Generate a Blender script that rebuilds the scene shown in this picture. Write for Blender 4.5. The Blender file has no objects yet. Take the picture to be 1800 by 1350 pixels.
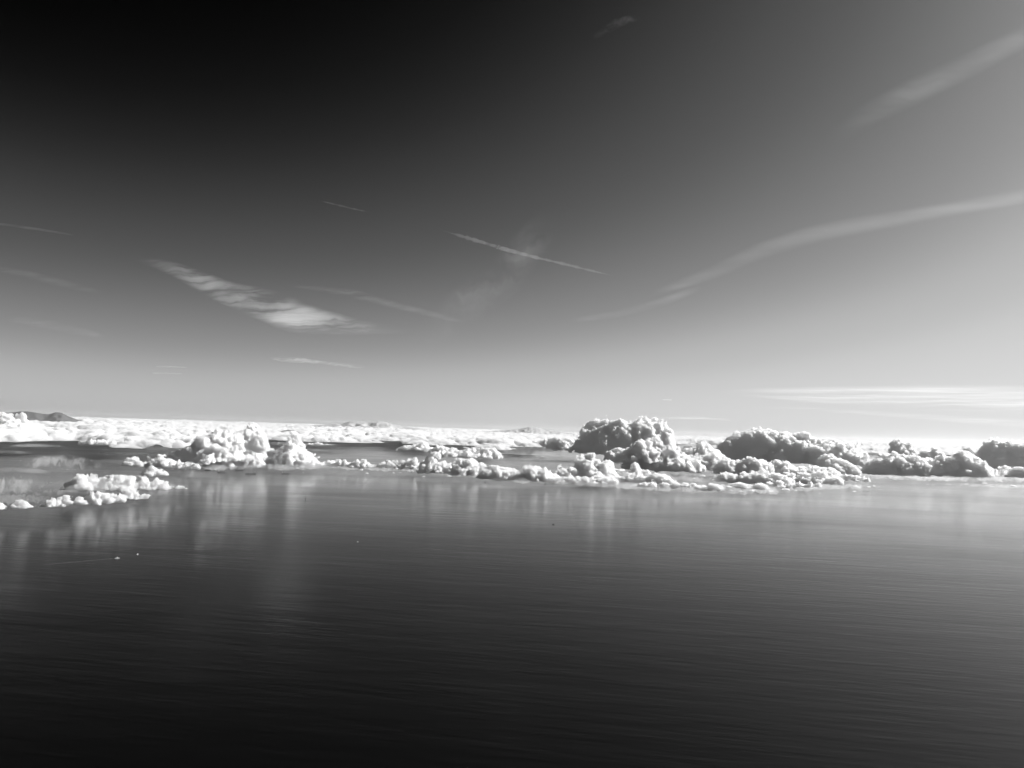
import bpy, bmesh, math, random
import numpy as np
from mathutils import Matrix, Vector

# ------------------------------------------------------------------ camera, sky, sun, exposure
H = 2000.0                      # flying height above the sea, metres
F = 1352.0                      # focal length in photograph pixels (1800 wide)
PITCH = math.radians(3.34)
ROLL = math.radians(1.78)
SUN_AZ, SUN_EL = 67.0, 33.0     # degrees right of the view axis, above the horizon

sc = bpy.context.scene
C = sc.collection
cam_d = bpy.data.cameras.new('camera')
cam = bpy.data.objects.new('camera', cam_d)
C.objects.link(cam)
sc.camera = cam
cam_d.sensor_width = 36.0
cam_d.lens = 36.0 * F / 1800.0
cam_d.clip_start = 1.0
cam_d.clip_end = 2.0e6
CAM_M = Matrix.Translation((0, 0, H)) @ Matrix.Rotation(math.pi / 2 + PITCH, 4, 'X') @ Matrix.Rotation(ROLL, 4, 'Z')
cam.matrix_world = CAM_M

w = bpy.data.worlds.new('World')
sc.world = w
w.use_nodes = True
nt = w.node_tree
sky = nt.nodes.new('ShaderNodeTexSky')
sky.sky_type = 'NISHITA'
sky.sun_disc = False
sky.sun_elevation = math.radians(SUN_EL)
sky.sun_rotation = math.radians(SUN_AZ)
sky.altitude = H
sky.air_density = 1.0
sky.dust_density = 3.0
sky.ozone_density = 1.0
# black-and-white film behind a red filter: only the sky's red light, through the film's contrast curve
sep = nt.nodes.new('ShaderNodeSeparateColor')
mul = nt.nodes.new('ShaderNodeMath'); mul.operation = 'MULTIPLY'; mul.inputs[1].default_value = 0.05
crv = nt.nodes.new('ShaderNodeFloatCurve')
cm = crv.mapping.curves[0]
SKY_CURVE = [(0.0, 0.0), (.096, 0.0), (.112, .003), (.13, .014), (.152, .038), (.177, .068), (.202, .097), (.23, .138), (.267, .195), (.335, .295), (.374, .365), (.428, .455), (.486, .51), (.582, .60), (.75, .67), (1.03, .73), (2.0, .8)]
cm.points[0].location = (0, 0)
cm.points[1].location = (1, SKY_CURVE[-1][1])
for x, y in SKY_CURVE[1:-1]:
    cm.points.new(x / 2.0, y)
for p in cm.points: p.handle_type = 'AUTO_CLAMPED'
crv.mapping.update()
bg = nt.nodes['Background']
bg.inputs[1].default_value = 0.1
boost = nt.nodes.new('ShaderNodeMath'); boost.operation = 'MULTIPLY'; boost.inputs[1].default_value = 10.0 / 1.516
nt.links.new(sky.outputs[0], sep.inputs[0])
nt.links.new(sep.outputs[0], mul.inputs[0])
nt.links.new(mul.outputs[0], crv.inputs['Value'])
nt.links.new(crv.outputs[0], boost.inputs[0])
nt.links.new(boost.outputs[0], bg.inputs[0])

sun_d = bpy.data.lights.new('sun', 'SUN')
sun_d.energy = 5.0
sun_d.angle = math.radians(0.53)
sun_d.color = (1, 1, 1)         # the film records no colour
sun = bpy.data.objects.new('sun', sun_d)
C.objects.link(sun)
az, el = math.radians(SUN_AZ), math.radians(SUN_EL)
SUN_DIR = Vector((math.sin(az) * math.cos(el), math.cos(az) * math.cos(el), math.sin(el)))
sun.rotation_euler = SUN_DIR.to_track_quat('Z', 'Y').to_euler()
sun.location = (0, 0, H + 500)

sc.view_settings.view_transform = 'Standard'
sc.view_settings.look = 'None'
sc.view_settings.exposure = 0.6
sc.view_settings.gamma = 1.0
sc.render.engine = 'CYCLES'
sc.cycles.max_bounces = 34
sc.cycles.diffuse_bounces = 4
sc.cycles.glossy_bounces = 3
sc.cycles.volume_bounces = 30
sc.cycles.transparent_max_bounces = 64
sc.cycles.use_denoising = True

# ------------------------------------------------------------------ helpers
R3 = CAM_M.to_3x3()
def ray(x, y):
    """unit-forward direction of the photograph's pixel (x, y)"""
    d = R3 @ Vector(((x - 900) / F, -(y - 675) / F, -1.0))
    return d
def at_alt(x, y, z):
    d = ray(x, y); t = (z - H) / d.z
    return Vector((0, 0, H)) + d * t
def at_dist(x, y, dist):
    d = ray(x, y); t = dist / math.hypot(d.x, d.y)
    return Vector((0, 0, H)) + d * t
def eye_y(x):
    return 754 + 0.0311 * (x - 900)

def tag(o, label=None, cat=None, group=None, kind=None):
    if label: o['label'] = label
    if cat: o['category'] = cat
    if group: o['group'] = group
    if kind: o['kind'] = kind
    return o
def mesh_obj(name, verts, faces, mat=None, parent=None, smooth=False):
    me = bpy.data.meshes.new(name)
    if isinstance(verts, np.ndarray):
        verts = np.ascontiguousarray(verts, dtype=np.float32)
        faces = np.ascontiguousarray(faces, dtype=np.int32)
        k = faces.shape[1]
        me.vertices.add(len(verts)); me.vertices.foreach_set('co', verts.ravel())
        me.loops.add(faces.size); me.loops.foreach_set('vertex_index', faces.ravel())
        me.polygons.add(len(faces))
        me.polygons.foreach_set('loop_start', np.arange(0, faces.size, k, dtype=np.int32))
        me.update(calc_edges=True)
        me.validate()
    else:
        me.from_pydata(verts, [], faces)
        me.update()
    if smooth:
        me.polygons.foreach_set('use_smooth', np.ones(len(me.polygons), dtype=bool))
    o = bpy.data.objects.new(name, me)
    C.objects.link(o)
    if mat: me.materials.append(mat)
    if parent: o.parent = parent
    return o
def empty(name, loc, rz=0.0):
    o = bpy.data.objects.new(name, None)
    o.location = loc; o.rotation_euler = (0, 0, rz)
    o.empty_display_size = 10
    C.objects.link(o)
    return o
def new_mat(name):
    m = bpy.data.materials.new(name); m.use_nodes = True
    m.node_tree.nodes.clear()
    out = m.node_tree.nodes.new('ShaderNodeOutputMaterial')
    return m, m.node_tree, out
def grey_mat(name, v, rough=0.6, noise=0.0, scale=0.1):
    m, t, out = new_mat(name)
    b = t.nodes.new('ShaderNodeBsdfPrincipled')
    b.inputs['Base Color'].default_value = (v, v, v, 1); b.inputs['Roughness'].default_value = rough
    if noise:
        tc = t.nodes.new('ShaderNodeTexCoord'); n = t.nodes.new('ShaderNodeTexNoise'); n.inputs['Scale'].default_value = scale
        n.inputs['Detail'].default_value = 6
        mr = t.nodes.new('ShaderNodeMapRange'); mr.inputs['To Min'].default_value = v * (1 - noise); mr.inputs['To Max'].default_value = v * (1 + noise)
        t.links.new(tc.outputs['Object'], n.inputs['Vector']); t.links.new(n.outputs[0], mr.inputs[0]); t.links.new(mr.outputs[0], b.inputs['Base Color'])
    t.links.new(b.outputs[0], out.inputs['Surface'])
    return m

# lattice noise on regular grids (cheap) and on scattered points
def grid_noise(shape, cell, rng):
    lat = rng.uniform(-1, 1, [int(s / cell) + 3 for s in shape]).astype(np.float32)
    for ax, s in enumerate(shape):
        p = (np.arange(s) + rng.uniform(0, cell)) / cell
        i = p.astype(int); f = (p - i).astype(np.float32); f = f * f * (3 - 2 * f)
        sh = [1] * lat.ndim; sh[ax] = s; f = f.reshape(sh)
        lat = np.take(lat, i, axis=ax) * (1 - f) + np.take(lat, i + 1, axis=ax) * f
    return lat
def hash2(i, j, seed):
    h = (i.astype(np.int64) * 374761393 + j.astype(np.int64) * 668265263 + seed * 974634777) & 0xffffffff
    h = ((h ^ (h >> 13)) * 1274126177) & 0xffffffff
    return ((h ^ (h >> 16)) & 0xffffff) / float(0xffffff) * 2 - 1
def noise2(x, y, seed=0):
    i = np.floor(x); j = np.floor(y); fx = x - i; fy = y - j
    fx = fx * fx * fx * (fx * (6 * fx - 15) + 10); fy = fy * fy * fy * (fy * (6 * fy - 15) + 10)
    a = hash2(i, j, seed); b = hash2(i + 1, j, seed); c = hash2(i, j + 1, seed); d = hash2(i + 1, j + 1, seed)
    return (a * (1 - fx) + b * fx) * (1 - fy) + (c * (1 - fx) + d * fx) * fy
def fbm2(x, y, octv=5, seed=0, gain=0.5):
    s = 0; a = 1.0; t = 0
    for k in range(octv):
        s = s + a * noise2(x * 2 ** k + 17.3 * k, y * 2 ** k - 9.1 * k, seed + k); t += a; a *= gain
    return s / t

def worley(x, y, seed):
    """domes on scattered points: 1 on a point, 0 between them"""
    i0 = np.floor(x); j0 = np.floor(y); d = np.full(x.shape, 9.0)
    for a in (-1, 0, 1):
        for b in (-1, 0, 1):
            i, j = i0 + a, j0 + b
            px = i + .5 + .45 * hash2(i, j, seed); py = j + .5 + .45 * hash2(i, j, seed + 101)
            r = .75 + .25 * hash2(i, j, seed + 202)
            d = np.minimum(d, ((x - px) ** 2 + (y - py) ** 2) / (r * r))
    return np.sqrt(np.clip(1 - d, 0, 1))
def surface_nets(s, origin, vs):
    """quads of the zero level of the field s (negative inside)"""
    ins = s < 0
    nx, ny, nz = s.shape
    cs = np.zeros((nx - 1, ny - 1, nz - 1), dtype=np.int8)
    for a in (0, 1):
        for b in (0, 1):
            for c in (0, 1):
                cs += ins[a:nx - 1 + a, b:ny - 1 + b, c:nz - 1 + c]
    act = (cs > 0) & (cs < 8)
    idx = np.full(act.shape, -1, dtype=np.int64)
    I, J, K = np.nonzero(act)
    idx[I, J, K] = np.arange(len(I))
    acc = np.zeros((len(I), 3)); cnt = np.zeros(len(I))
    corners = [(a, b, c) for a in (0, 1) for b in (0, 1) for c in (0, 1)]
    for p in corners:
        for ax in range(3):
            if p[ax]: continue
            q = list(p); q[ax] = 1
            v0 = s[I + p[0], J + p[1], K + p[2]]; v1 = s[I + q[0], J + q[1], K + q[2]]
            cr = (v0 < 0) != (v1 < 0)
            t = np.where(cr, v0 / np.where(cr, v0 - v1, 1), 0)
            for k in range(3):
                acc[:, k] += np.where(cr, p[k] + (t if k == ax else 0), 0)
            cnt += cr
    V = np.stack([I, J, K], 1) + acc / np.maximum(cnt, 1)[:, None]
    V = origin + V * vs
    Q = []
    for ax in range(3):
        u, v = (ax + 1) % 3, (ax + 2) % 3
        sl0 = [slice(None)] * 3; sl1 = [slice(None)] * 3
        sl0[ax] = slice(0, -1); sl1[ax] = slice(1, None)
        a = ins[tuple(sl0)]; b = ins[tuple(sl1)]
        cr = a != b
        P = np.stack(np.nonzero(cr), 1)
        ok = (P[:, u] > 0) & (P[:, v] > 0) & (P[:, u] < s.shape[u] - 1) & (P[:, v] < s.shape[v] - 1)
        P = P[ok]
        flip = ~a[P[:, 0], P[:, 1], P[:, 2]]
        def cell(du, dv):
            q = P.copy(); q[:, u] += du; q[:, v] += dv
            return idx[q[:, 0], q[:, 1], q[:, 2]]
        q4 = np.stack([cell(-1, -1), cell(0, -1), cell(0, 0), cell(-1, 0)], 1)
        q4[flip] = q4[flip][:, ::-1]
        Q.append(q4)
    Q = np.concatenate(Q)
    Q = Q[(Q >= 0).all(1)]
    return V, Q

# ------------------------------------------------------------------ materials
def cloud_material(name, density, g=0.0, skin=0.02, albedo=.995):
    """cloud droplets: an even scattering volume, with the faintest skin"""
    m, t, out = new_mat(name)
    v = t.nodes.new('ShaderNodeVolumePrincipled' if albedo < .99 else 'ShaderNodeVolumeScatter')   # the first also absorbs
    v.inputs['Color'].default_value = (albedo, albedo, albedo, 1)
    v.inputs['Density'].default_value = density
    v.inputs['Anisotropy'].default_value = g
    t.links.new(v.outputs[0], out.inputs['Volume'])
    if not skin: return m
    tr = t.nodes.new('ShaderNodeBsdfTransparent'); di = t.nodes.new('ShaderNodeBsdfDiffuse')
    di.inputs['Color'].default_value = (albedo * .95, albedo * .95, albedo * .95, 1)
    mx = t.nodes.new('ShaderNodeMixShader'); mx.inputs[0].default_value = skin
    t.links.new(tr.outputs[0], mx.inputs[1]); t.links.new(di.outputs[0], mx.inputs[2])
    t.links.new(mx.outputs[0], out.inputs['Surface'])
    return m
def cloud_sss(name, radius):
    m, t, out = new_mat(name)
    b = t.nodes.new('ShaderNodeBsdfPrincipled')
    b.inputs['Base Color'].default_value = (.93, .93, .93, 1)
    b.inputs['Roughness'].default_value = 1.0
    b.inputs['Specular IOR Level'].default_value = 0.0
    b.inputs['Subsurface Weight'].default_value = 1.0
    b.inputs['Subsurface Radius'].default_value = (1, 1, 1)
    b.inputs['Subsurface Scale'].default_value = radius
    t.links.new(b.outputs[0], out.inputs['Surface'])
    return m
# droplets thin out in the bigger, farther heaps
M_CUM = {k: cloud_material('cumulus_vapour_' + k, 1 / mfp, g=.5, skin=sk) for k, mfp, sk in (('near', 12.0, .10), ('mid', 20.0, .10), ('far', 28.0, .10))}
M_DECK = cloud_material('cloud_sheet_vapour', 1 / 90.0, skin=0.08, albedo=.955)
M_VEIL = cloud_material('thin_cloud_vapour', 1 / 2000.0, g=.2, skin=0.004)

# ------------------------------------------------------------------ sea
def water_material():
    m, t, out = new_mat('sea_water')
    b = t.nodes.new('ShaderNodeBsdfPrincipled')
    b.inputs['Base Color'].default_value = (.0008, .0008, .0008, 1)
    b.inputs['IOR'].default_value = 1.22     # the filter takes most of the steep reflection
    b.inputs['Roughness'].default_value = 0.15
    tc = t.nodes.new('ShaderNodeTexCoord')
    prev = None
    # swell crests run almost across the view: long in one direction, short in the other
    for wl, stretch, rot, h, det in ((70.0, 8.0, -12.0, 2.2, 3.0), (260.0, 7.0, -8.0, 3.2, 4.0), (1500.0, 4.0, -4.0, 7.0, 5.0)):
        mp = t.nodes.new('ShaderNodeMapping'); mp.vector_type = 'TEXTURE'
        mp.inputs['Rotation'].default_value = (0, 0, math.radians(rot))
        mp.inputs['Scale'].default_value = (wl * stretch, wl, wl)
        n = t.nodes.new('ShaderNodeTexNoise'); n.inputs['Scale'].default_value = 1.0; n.inputs['Detail'].default_value = det
        n.inputs['Roughness'].default_value = 0.55
        bp = t.nodes.new('ShaderNodeBump'); bp.inputs['Strength'].default_value = 1.0; bp.inputs['Distance'].default_value = h
        t.links.new(tc.outputs['Object'], mp.inputs[0]); t.links.new(mp.outputs[0], n.inputs['Vector'])
        t.links.new(n.outputs[0], bp.inputs['Height'])
        if prev: t.links.new(prev.outputs[0], bp.inputs['Normal'])
        prev = bp
    # wind patches and calm slicks
    mp = t.nodes.new('ShaderNodeMapping'); mp.vector_type = 'TEXTURE'; mp.inputs['Scale'].default_value = (9000, 3200, 3200)
    n = t.nodes.new('ShaderNodeTexNoise'); n.inputs['Scale'].default_value = 1.0; n.inputs['Detail'].default_value = 6; n.inputs['Distortion'].default_value = .6
    mr = t.nodes.new('ShaderNodeMapRange'); mr.inputs['From Min'].default_value = .35; mr.inputs['From Max'].default_value = .65; mr.inputs['To Min'].default_value = .10; mr.inputs['To Max'].default_value = .20
    t.links.new(tc.outputs['Object'], mp.inputs[0]); t.links.new(mp.outputs[0], n.inputs['Vector']); t.links.new(n.outputs[0], mr.inputs[0]); t.links.new(mr.outputs[0], b.inputs['Roughness'])
    t.links.new(prev.outputs[0], b.inputs['Normal'])
    t.links.new(b.outputs[0], out.inputs['Surface'])
    return m
M_SEA = water_material()
S = 590e3
sea = mesh_obj('sea', [(-S, -S, 0), (S, -S, 0), (S, S, 0), (-S, S, 0)], [(0, 1, 2, 3)], M_SEA)
tag(sea, 'dark rippled open sea reaching to the horizon', 'sea', kind='structure')

# ------------------------------------------------------------------ haze
HAZE_TOP = 3400.0
def haze():
    L = 600e3
    z0, z1 = -3.5, HAZE_TOP
    v = [(-L, -L, z0), (L, -L, z0), (L, L, z0), (-L, L, z0), (-L, -L, z1), (L, -L, z1), (L, L, z1), (-L, L, z1)]
    f = [(3, 2, 1, 0), (4, 5, 6, 7), (0, 1, 5, 4), (1, 2, 6, 5), (2, 3, 7, 6), (3, 0, 4, 7)]
    m, t, out = new_mat('haze_air')
    p = t.nodes.new('ShaderNodeVolumePrincipled')
    p.inputs['Color'].default_value = (.97, .97, .97, 1)
    p.inputs['Density'].default_value = HAZE_DENSITY
    p.inputs['Anisotropy'].default_value = 0.7
    t.links.new(p.outputs[0], out.inputs['Volume'])
    o = mesh_obj('haze', v, f, m)
    return tag(o, 'thin bright haze lying over the sea', 'haze', kind='stuff')
HAZE_DENSITY = 2.0e-6
haze()
def sea_mist():
    """a shallow bank of sea mist lying on the far water, under the cloud bases"""
    ring = [(13e3, 2.0), (18e3, 45.0), (24e3, 125.0), (30e3, 150.0), (52e3, 150.0), (75e3, 90.0), (110e3, 2.0)]   # distance, depth of the mist there
    n, m_ = 40, len(ring)
    v, f = [], []
    for k in range(n + 1):
        a = math.radians(-56 + 112 * k / n)
        for r, z in ring: v += [(math.sin(a) * r, math.cos(a) * r, 1.0), (math.sin(a) * r, math.cos(a) * r, z)]
    for k in range(n):
        a, b = 2 * m_ * k, 2 * m_ * (k + 1)
        for j in range(m_ - 1):
            p, q = a + 2 * j, b + 2 * j
            f += [(p + 1, p + 3, q + 3, q + 1), (p, q, q + 2, p + 2)]
        f += [(a, a + 1, b + 1, b), (a + 2 * m_ - 2, b + 2 * m_ - 2, b + 2 * m_ - 1, a + 2 * m_ - 1)]
    for e in (0, 2 * m_ * n):
        for j in range(m_ - 1): f.append((e + 2 * j, e + 2 * j + 2, e + 2 * j + 3, e + 2 * j + 1))
    m, t, out = new_mat('sea_mist_air')
    p = t.nodes.new('ShaderNodeVolumePrincipled')
    p.inputs['Color'].default_value = (.97, .97, .97, 1)
    p.inputs['Density'].default_value = MIST_DENSITY
    p.inputs['Anisotropy'].default_value = 0.4
    t.links.new(p.outputs[0], out.inputs['Volume'])
    o = mesh_obj('mist', v, f, m)
    bm = bmesh.new(); bm.from_mesh(o.data); bmesh.ops.recalc_face_normals(bm, faces=bm.faces); bm.to_mesh(o.data); bm.free()
    return tag(o, 'shallow bank of sea mist lying on the far water', 'mist', kind='stuff')
MIST_DENSITY = 1.05e-4
sea_mist()

# ------------------------------------------------------------------ cumulus builder
def poly_dist(P, poly):
    """distance of points P to the polyline poly (n,2)"""
    d = np.full(len(P), 1e18)
    for a, b in zip(poly[:-1], poly[1:]):
        ab = b - a; L = max((ab ** 2).sum(), 1e-9)
        t = np.clip(((P - a) @ ab) / L, 0, 1)
        d = np.minimum(d, ((P - a - t[:, None] * ab) ** 2).sum(1))
    return np.sqrt(d)
def inside_poly(P, poly):
    c = np.zeros(len(P), bool); n = len(poly)
    for i in range(n):
        a, b = poly[i], poly[(i + 1) % n]
        cond = (a[1] > P[:, 1]) != (b[1] > P[:, 1])
        with np.errstate(divide='ignore', invalid='ignore'):
            xi = (b[0] - a[0]) * (P[:, 1] - a[1]) / (b[1] - a[1]) + a[0]
        c ^= cond & (P[:, 0] < xi)
    return c

TRIS = [0, 0]
def cumulus(label, tops, base_y, base_alt=380.0, seed=1, depth=0.6, rag=0.5, vox=0.56, group=None, mat=None, puff=1.0, wisp=0.0, dist=None, name='cumulus_cloud', lean=0.0, cap=0.24, base_rag=1.0, whole=False):
    """a heap cloud: TOPS is its skyline in photograph pixels, base_y the height of its flat base there; the base's altitude fixes its distance"""
    rng = np.random.default_rng(seed)
    tops = np.array(tops, float)
    xm = tops[:, 0].mean()
    tops[:, 0] = xm + (tops[:, 0] - xm) * 1.1
    if dist is None:
        q = at_alt(xm, base_y, base_alt); dist = math.hypot(q.x, q.y)
    mpp = dist / F                                     # metres per photograph pixel there
    # local frame: u to the right across the line of sight, n away from the eye, z up
    c = at_dist(xm, base_y, dist)
    n = Vector((c.x, c.y, 0)).normalized(); u = Vector((n.y, -n.x, 0))
    def loc(x, y):
        p = at_dist(x, y, dist)
        return ((p - c).dot(u), p.z)
    sky_l = np.array([loc(x, y) for x, y in tops])
    z0 = sum(loc(x, base_y + 0.0311 * (x - xm))[1] for x, _ in tops) / len(tops)
    sky_l[:, 1] = np.maximum(sky_l[:, 1], z0 + 0.5 * mpp)
    poly = np.concatenate([[[sky_l[0, 0], z0]], sky_l, [[sky_l[-1, 0], z0]]])
    lo, hi = poly.min(0), poly.max(0)
    area = 0.5 * abs(np.dot(poly[:, 0], np.roll(poly[:, 1], 1)) - np.dot(poly[:, 1], np.roll(poly[:, 0], 1)))
    N = int(np.clip(area / (mpp * mpp) / 16, 24, 240))
    P = rng.uniform(lo, hi, (N * 12, 2)); P = P[inside_poly(P, poly)][:N * 2]
    d = poly_dist(P, poly[1:-1] if len(poly) > 4 else poly)
    dmax = max(d.max(), mpp)
    order = np.argsort(-d * rng.uniform(.2, 1, len(d)))[:N]
    P, d = P[order], d[order]
    sph = []
    hgt = hi[1] - z0
    rcap = max(cap * hgt, 2.0 * mpp)
    for (pu, pz), r in zip(P, d):
        r0 = r
        r = min(r * rng.uniform(.55, 1.0), rcap * rng.uniform(.6, 1.1))
        if r < 0.7 * mpp: continue
        # further from the outline the heap is deeper; higher up it is slimmer
        fx = (pu - lo[0]) / (hi[0] - lo[0])
        t = rng.uniform(-1, 1) * .75 * depth * (r0 + (hgt - (pz - z0)) * .55) * (4 * fx * (1 - fx)) ** .5
        sph.append((pu + lean * (pz - z0), t, pz, r))
    # puffs strung along the skyline keep its peaks and notches
    for a, b in zip(sky_l[:-1], sky_l[1:]):
        k = max(1, int(np.hypot(*(b - a)) / (1.7 * mpp)))
        for f in (np.arange(k) + rng.uniform(0, 1, k)) / k:
            q = a + (b - a) * f
            r = min(rng.uniform(1.0, 2.6) * mpp, .45 * (q[1] - z0) + .6 * mpp)
            sph.append((q[0] + rng.normal() * .5 * mpp + lean * (q[1] - z0), rng.normal() * depth * (.4 * mpp * 4 + .25 * (hgt - (q[1] - z0))), q[1] - r * .95, r))
    # cauliflower: smaller puffs budding from the big ones
    gen = sph
    for lvl, (K, fr) in enumerate(((7, .45), (5, .42))):
        nxt = []
        for (a, b, cc, r) in gen:
            if r < 2.0 * mpp: continue
            for _ in range(int(K * puff)):
                v = rng.normal(size=3); v /= np.linalg.norm(v)
                v[2] = abs(v[2]) * .9 + .02 if rng.random() < .75 else v[2]
                k = rng.uniform(.78, 1.0)
                nxt.append((a + v[0] * r * k, b + v[1] * r * k, cc + v[2] * r * k, r * fr * rng.uniform(.6, 1.15)))
        sph = sph + nxt
        gen = nxt
    sph = [q for q in sph if q[3] > .45 * mpp * 1.0]
    A = np.array(sph)
    # the foot of its near side stands at the given distance, the rest behind it
    low = A[:, 2] - z0 < A[:, 3]
    front = (A[:, 1] - np.sqrt(np.maximum(A[:, 3] ** 2 - (A[:, 2] - z0) ** 2, 0)))[low] if low.any() else A[:, 1]
    A[:, 1] -= .85 * np.percentile(front, 3)
    sph = [tuple(q) for q in A]
    # the voxel field, one voxel about two thirds of a picture pixel
    vs = vox * dist / 769.0
    pad = 4 * vs
    l3 = np.array([(A[:, 0] - A[:, 3]).min(), (A[:, 1] - A[:, 3]).min(), z0 - 2 * vs]) - pad
    h3 = np.array([(A[:, 0] + A[:, 3]).max(), (A[:, 1] + A[:, 3]).max(), (A[:, 2] + A[:, 3]).max()]) + pad
    dims = np.ceil((h3 - l3) / vs).astype(int) + 1
    g = [l3[k] + vs * np.arange(dims[k]) for k in range(3)]
    s = np.full(dims, 6 * vs, np.float32)
    for a, b, cc, r in sph:
        R = r + 5 * vs
        i0 = [max(0, int((q - R - l3[k]) / vs)) for k, q in enumerate((a, b, cc))]
        i1 = [min(dims[k], int((q + R - l3[k]) / vs) + 2) for k, q in enumerate((a, b, cc))]
        if any(i1[k] <= i0[k] for k in range(3)): continue
        X = (g[0][i0[0]:i1[0]] - a)[:, None, None]; Y = (g[1][i0[1]:i1[1]] - b)[None, :, None]; Z = (g[2][i0[2]:i1[2]] - cc)[None, None, :]
        blk = s[i0[0]:i1[0], i0[1]:i1[1], i0[2]:i1[2]]
        np.minimum(blk, (np.sqrt(X * X + Y * Y + Z * Z) - r).astype(np.float32), out=blk)
    # billows: rounded outwards, creased inwards
    amp = min(1.0, hgt / (9 * vs))
    soft = 1.0 + .7 * grid_noise(dims, 22.0, rng)
    s += amp * vs * (2.6 * (np.abs(grid_noise(dims, 18.0, rng)) * 2 - .8) + 2.6 * (np.abs(grid_noise(dims, 9.0, rng)) * 2 - .7) + soft * (2.0 * (np.abs(grid_noise(dims, 4.6, rng)) * 2 - .7) + .8 * grid_noise(dims, 2.6, rng)) + rag * grid_noise(dims, 30.0, rng) * 2.2)
    # flat ragged base
    bz = z0 + base_rag * vs * (1.3 + 2.2 * grid_noise(dims[:2], 22.0, rng) + 1.2 * grid_noise(dims[:2], 9.0, rng) + 1.0 * grid_noise(dims[:2], 3.5, rng))
    s = np.maximum(s, (bz[:, :, None] - g[2][None, None, :]).astype(np.float32))
    for ax in range(3):
        sl = [slice(None)] * 3
        for e in (0, -1):
            sl[ax] = e; s[tuple(sl)] = np.maximum(s[tuple(sl)], vs)
    if not (s < 0).any(): return None
    V, Q = surface_nets(s, l3, vs)
    if whole:                                          # keep the largest piece only
        lab = np.arange(len(V))
        while True:
            m = lab[Q].min(1); new = lab.copy()
            for k in range(4): np.minimum.at(new, Q[:, k], m)
            if (new == lab).all(): break
            lab = new
        ids, n_ = np.unique(lab[Q[:, 0]], return_counts=True)
        Q = Q[lab[Q[:, 0]] == ids[n_.argmax()]]
        used = np.zeros(len(V), bool); used[Q.ravel()] = True
        V = V[used]; Q = (np.cumsum(used) - 1)[Q]
    def world(V):
        return np.concatenate([np.array(c)[None, :2] + V[:, :1] * np.array(u)[None, :2] + V[:, 1:2] * np.array(n)[None, :2], V[:, 2:3]], 1)
    W = world(V)
    org = np.array([c.x, c.y, z0])
    o = mesh_obj(name, W - org, Q, mat or M_CUM['near' if dist < 20e3 else 'mid' if dist < 37e3 else 'far'], smooth=True)
    o.location = org
    TRIS[0] += 2 * len(Q)
    print('%-60s d=%5.1fkm z0=%4.0f top=%4.0f spheres=%d dims=%s quads=%d' % (label[:60], dist / 1000, z0, W[:, 2].max(), len(sph), tuple(dims), len(Q)))
    return tag(o, label, 'cloud', group)


# ------------------------------------------------------------------ distant cloud deck
def px_grid_to_world(x, y, alt):
    """arrays of photograph pixels -> points on the level surface at altitude alt"""
    M = np.array(R3)
    d = np.stack([(x - 900) / F, -(y - 675) / F, -np.ones_like(x)], -1) @ M.T
    t = (alt - H) / d[..., 2]
    return d[..., 0] * t, d[..., 1] * t

def cloud_deck():
    edge = np.array([(-80, 774), (0, 774), (60, 772), (140, 774), (200, 783), (340, 784), (360, 772), (480, 769), (560, 775), (680, 777), (760, 783), (880, 791), (960, 786), (1020, 772), (1200, 780), (1300, 778), (1500, 792), (1600, 800), (1900, 806)], float)
    zb = 820.0
    na, nr = 1050, 250
    az_ = np.radians(np.linspace(-37, 37, na))
    pr = np.linspace(2.4, 38.0, nr)                      # pixels under the eye's level
    dist = (H - zb - 250) * F / pr
    A, D = np.meshgrid(az_, dist, indexing='ij')
    X, Y = np.sin(A) * D, np.cos(A) * D
    px = 900 + F * np.tan(A)
    e = np.interp(px, edge[:, 0], edge[:, 1]) - (754 + 0.0311 * (px - 900))
    e = e * .72
    P = np.broadcast_to(pr[None, :], A.shape)
    bias = np.clip((e - P) / 12.0, -1.6, .38)
    # long streets of cloud lying across the view, broken by clearings
    cov = bias * .9 + .60 * fbm2(X / 30000, Y / 7500, 5, 11) + .50 * fbm2(X / 6000, Y / 5000, 5, 23, .6)
    # crowded heads of cumulus, big and small
    wx = X + 900 * fbm2(X / 3000, Y / 3000, 3, 61); wy = Y + 900 * fbm2(X / 3000, Y / 3000, 3, 67)
    dome = .40 * worley(wx / 2600, wy / 2600, 3) + .34 * worley(wx / 1100, wy / 1100, 5) + .26 * worley(wx / 480, wy / 480, 7)
    big = np.maximum(fbm2(X / 14000, Y / 16000, 3, 47), 0)
    body = np.clip(cov * 2.4, 0, 1) ** .6
    th = body * (30 + 580 * dome ** 2 + 480 * big * dome) - (1 - body) * 380 * (1 - dome)
    th = np.maximum(th, 0)
    th[0, :] = th[-1, :] = 0; th[:, 0] = 0
    zbot = zb + 60 * fbm2(X / 6000, Y / 6000, 3, 5)
    top = np.stack([X, Y, zbot + np.maximum(th, 0)], -1).reshape(-1, 3)
    bot = np.stack([X, Y, zbot - .15 * np.maximum(th, 0)], -1).reshape(-1, 3)
    n = na * nr
    I, J = np.meshgrid(np.arange(na - 1), np.arange(nr - 1), indexing='ij')
    a = (I * nr + J).ravel(); b = a + nr; c = b + 1; d = a + 1
    t = th.ravel()
    keep = (t[a] > 0) | (t[b] > 0) | (t[c] > 0) | (t[d] > 0)
    q = np.stack([a, d, c, b], 1)[keep]
    V = np.concatenate([top, bot]); Q = np.concatenate([q, q[:, ::-1] + n])
    used = np.zeros(len(V), bool); used[Q.ravel()] = True
    re = np.cumsum(used) - 1
    o = mesh_obj('clouds', V[used], re[Q], M_DECK, smooth=True)
    print('deck', len(Q))
    return tag(o, 'broken sheet of bright low cloud reaching to the horizon', 'clouds', kind='stuff')
cloud_deck()

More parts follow.
